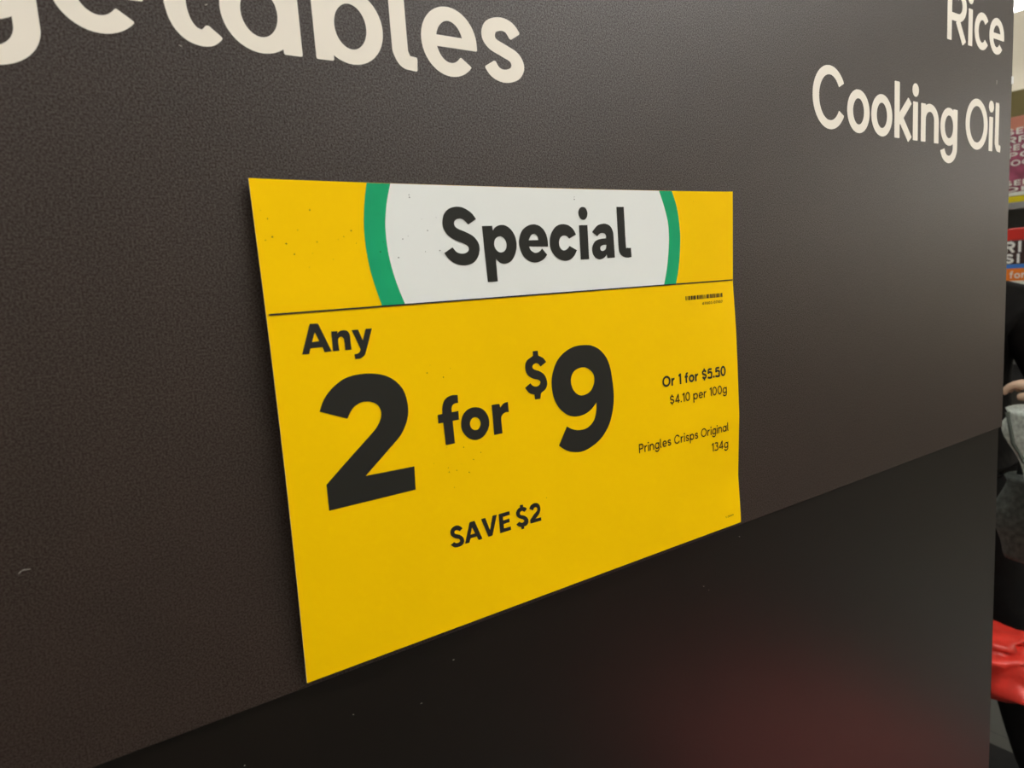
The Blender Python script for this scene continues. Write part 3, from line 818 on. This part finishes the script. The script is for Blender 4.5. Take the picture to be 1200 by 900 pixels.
for A, sx in ((LA, 1), (RA, -1)):
    g = Graph()
    a = g.add((A[0], A[1] + .030, .052), (.050, .050))
    g.add((A[0], A[1] + .008, .110), (.052, .052), a)
    g.chain(a, [((A[0] + .006 * sx, A[1] - .06, .046), (.044, .042)), ((A[0] + .014 * sx, A[1] - .14, .038), (.048, .034)), ((A[0] + .016 * sx, A[1] - .19, .032), (.040, .026))])
    skin_mesh('shoe', g.v, g.e, g.r, M['shoe'], who)
# head: hair, eyes, nose, ears, mouth
def ball(name, c, r, m, parent, cut=None):
    bm = bmesh.new()
    bmesh.ops.create_uvsphere(bm, u_segments=28, v_segments=18, radius=1)
    if cut:
        dead = [v for v in bm.verts if cut(v.co)]
        bmesh.ops.delete(bm, geom=dead, context='VERTS')
    for v in bm.verts: v.co = Vector((c[0] + v.co.x * r[0], c[1] + v.co.y * r[1], c[2] + v.co.z * r[2]))
    return obj(name, bm, m, parent, True)
hair = ball('hair', (0, .016, 1.627), (.093, .112, .106), M['hair'], who, lambda c: c.y < -.45 and c.z < .42 or c.z < -.75)
sol = hair.modifiers.new('thickness', 'SOLIDIFY'); sol.thickness = .012; sol.offset = -1
for s in (-1, 1):
    e = ball('eye', (.030 * s, -.086, 1.597), (.0125, .008, .0075), M['eye'], who)
    ball('iris', (.030 * s, -.0925, 1.597), (.0052, .003, .0052), M['iris'], e)
    ball('ear', (.080 * s, .006, 1.588), (.012, .022, .032), M['skin'], who)
nb = bmesh.new()
tube(nb, [(0, -.090, 1.602), (0, -.102, 1.583), (0, -.114, 1.564), (0, -.096, 1.556)], [.008, .010, .014, .011], 10)
obj('nose', nb, M['skin'], who, True)
ball('mouth', (0, -.091, 1.532), (.022, .008, .0065), M['lip'], who)

# ================================================================== BAGS BY THE PERSON
def soft_bag(bm, cx, cy, z0, z1, hx, hy, n=28, rows=16, seed=0.0, shape=None, lump=.012, freq=9):
    rings = []
    for j in range(rows + 1):
        v = j / rows
        f = shape(v) if shape else 1
        ring = []
        for k in range(n):
            a = 2 * PI * k / n
            ca, sa = math.cos(a), math.sin(a)
            e = .6
            x = hx * f * math.copysign(abs(ca) ** e, ca)
            y = hy * f * math.copysign(abs(sa) ** e, sa)
            z = z0 + (z1 - z0) * v
            q = Vector((x, y, z)) * freq + Vector((seed, seed, 0))
            d = 1 + lump / max(hx, .05) * noise.noise(q) * (1 if 0 < j < rows else .3) * 2
            ring.append(bm.verts.new((cx + x * d, cy + y * d, z + lump * .4 * noise.noise(q * 1.3 + Vector((5, 1, 2))))))
        rings.append(ring)
    for a, b in zip(rings, rings[1:]):
        for k in range(n): bm.faces.new((a[k], a[(k + 1) % n], b[(k + 1) % n], b[k]))
    bm.faces.new(rings[0][::-1]); bm.faces.new(rings[-1])
    return bm
tote = thing('tote_bag', 'pale grey cloth tote bag hanging from the raised forearm', 'bag', (1.62, .197, .99))
def tote_shape(v): return .55 + .45 * min(1, v / .30) if v < .30 else 1 - .06 * v
bm = soft_bag(bmesh.new(), 0, 0, .0, .185, .060, .150, seed=3, shape=lambda v: .60 + .40 * min(1, v / .8) - .03 * v, lump=.008)
obj('bag_body', bm, M['tote'], tote, True)['label'] = 'pale grey cloth'
bm = soft_bag(bmesh.new(), 0, 0, -.075, .004, .055, .125, seed=3.5, shape=lambda v: .75 + .08 * v, lump=.006, rows=8)
obj('bag_base', bm, M['tote_base'], tote, True)['label'] = 'black base'
bm = bmesh.new()
tube(bm, [(-.066, .118, .185), (-.068, .105, .12), (-.068, .085, .085), (-.068, .055, .075), (-.068, .02, .10), (-.064, .0, .18)], .0045, 8)
obj('cord', bm, M['cord'], tote, True)['label'] = 'dark grey drawcord loop'
bm = bmesh.new()
for s in (-1, 1):
    tube(bm, [(.035 * s, .05, .165), (.035 * s + .02, .08, .195), (.02 * s + .075, .115, .205), (.120, .140, .196)], .0055, 8)
obj('handle', bm, M['tote'], tote, True)

red = thing('plastic_bag', 'crinkled red plastic bag hanging low in front of the black trousers', 'bag', (1.62, .41, .513))
bm = soft_bag(bmesh.new(), 0, 0, .0, .120, .080, .170, n=48, rows=26, seed=8, shape=lambda v: (.55 + .45 * min(1, v / .28) ** .6) * (1 - .30 * max(0, (v - .72) / .28) ** 2), lump=.016, freq=16)
obj('bag_body', bm, M['red_bag'], red, True)
bm = soft_bag(bmesh.new(), 0, .02, .102, .138, .078, .165, n=48, rows=6, seed=11, shape=lambda v: .92 - .22 * v + .12 * math.sin(v * 9), lump=.02, freq=22)
obj('gathered_top', bm, M['red_bag'], red, True)
bm = bmesh.new()
tube(bm, [(.0, .03, .13), (.06, .12, .21), (.13, .235, .275)], [.014, .009, .007], 8)
obj('handle', bm, M['red_bag'], red, True)
dark = thing('shoulder_bag', 'charcoal cloth bag hanging below the pale grey tote', 'bag', (1.77, .265, .785))
bm = soft_bag(bmesh.new(), 0, 0, .0, .20, .045, .150, seed=21, shape=lambda v: .82 + .18 * min(1, v / .4) - .10 * v * v, lump=.008)
obj('bag_body', bm, M['charcoal'], dark, True)
bm = bmesh.new()
tube(bm, [(0, .105, .185), (.05, .108, .30), (.075, .10, .40), (.08, .04, .447), (.085, -.02, .40), (.06, -.03, .30), (0, -.03, .185)], .006, 8)
obj('strap', bm, M['tote_base'], dark, True)

# ================================================================== UNSEEN RED CRATE, ADDED TO MIRROR A RED GLOW IN THE LOWER BOARD
t = thing('glow_crate', 'unseen red lidded crate added to give the lower board its red glow', 'crate', (1.42, -.74, 0), .1)
bm = bmesh.new()
P0 = [bm.verts.new((.29 * a, .21 * b, 0)) for a, b in ((-1, -1), (1, -1), (1, 1), (-1, 1))]
P1 = [bm.verts.new((.33 * a, .25 * b, .26)) for a, b in ((-1, -1), (1, -1), (1, 1), (-1, 1))]
bm.faces.new(P0[::-1]); bm.faces.new(P1)
for k in range(4): bm.faces.new((P0[k], P0[(k + 1) % 4], P1[(k + 1) % 4], P1[k]))
for k in range(-4, 5): box(bm, .066 * k - .006, .066 * k + .006, .215, .262, .02, .25)
obj('crate_body', bm, M['added_red'], t)
bm = B(-.35, .35, -.27, .27, .255, .285, .008)
box(bm, -.31, .31, -.23, .23, .284, .292, .003)
obj('lid', bm, M['added_red'], t)
for s_ in (-1, 1):
    obj('handle', tube(bmesh.new(), [(s_ * .325, -.07, .20), (s_ * .365, -.06, .19), (s_ * .368, .06, .19), (s_ * .325, .07, .20)], .009, 8), M['dark_steel'], t)['label'] = 'dark grab handle'
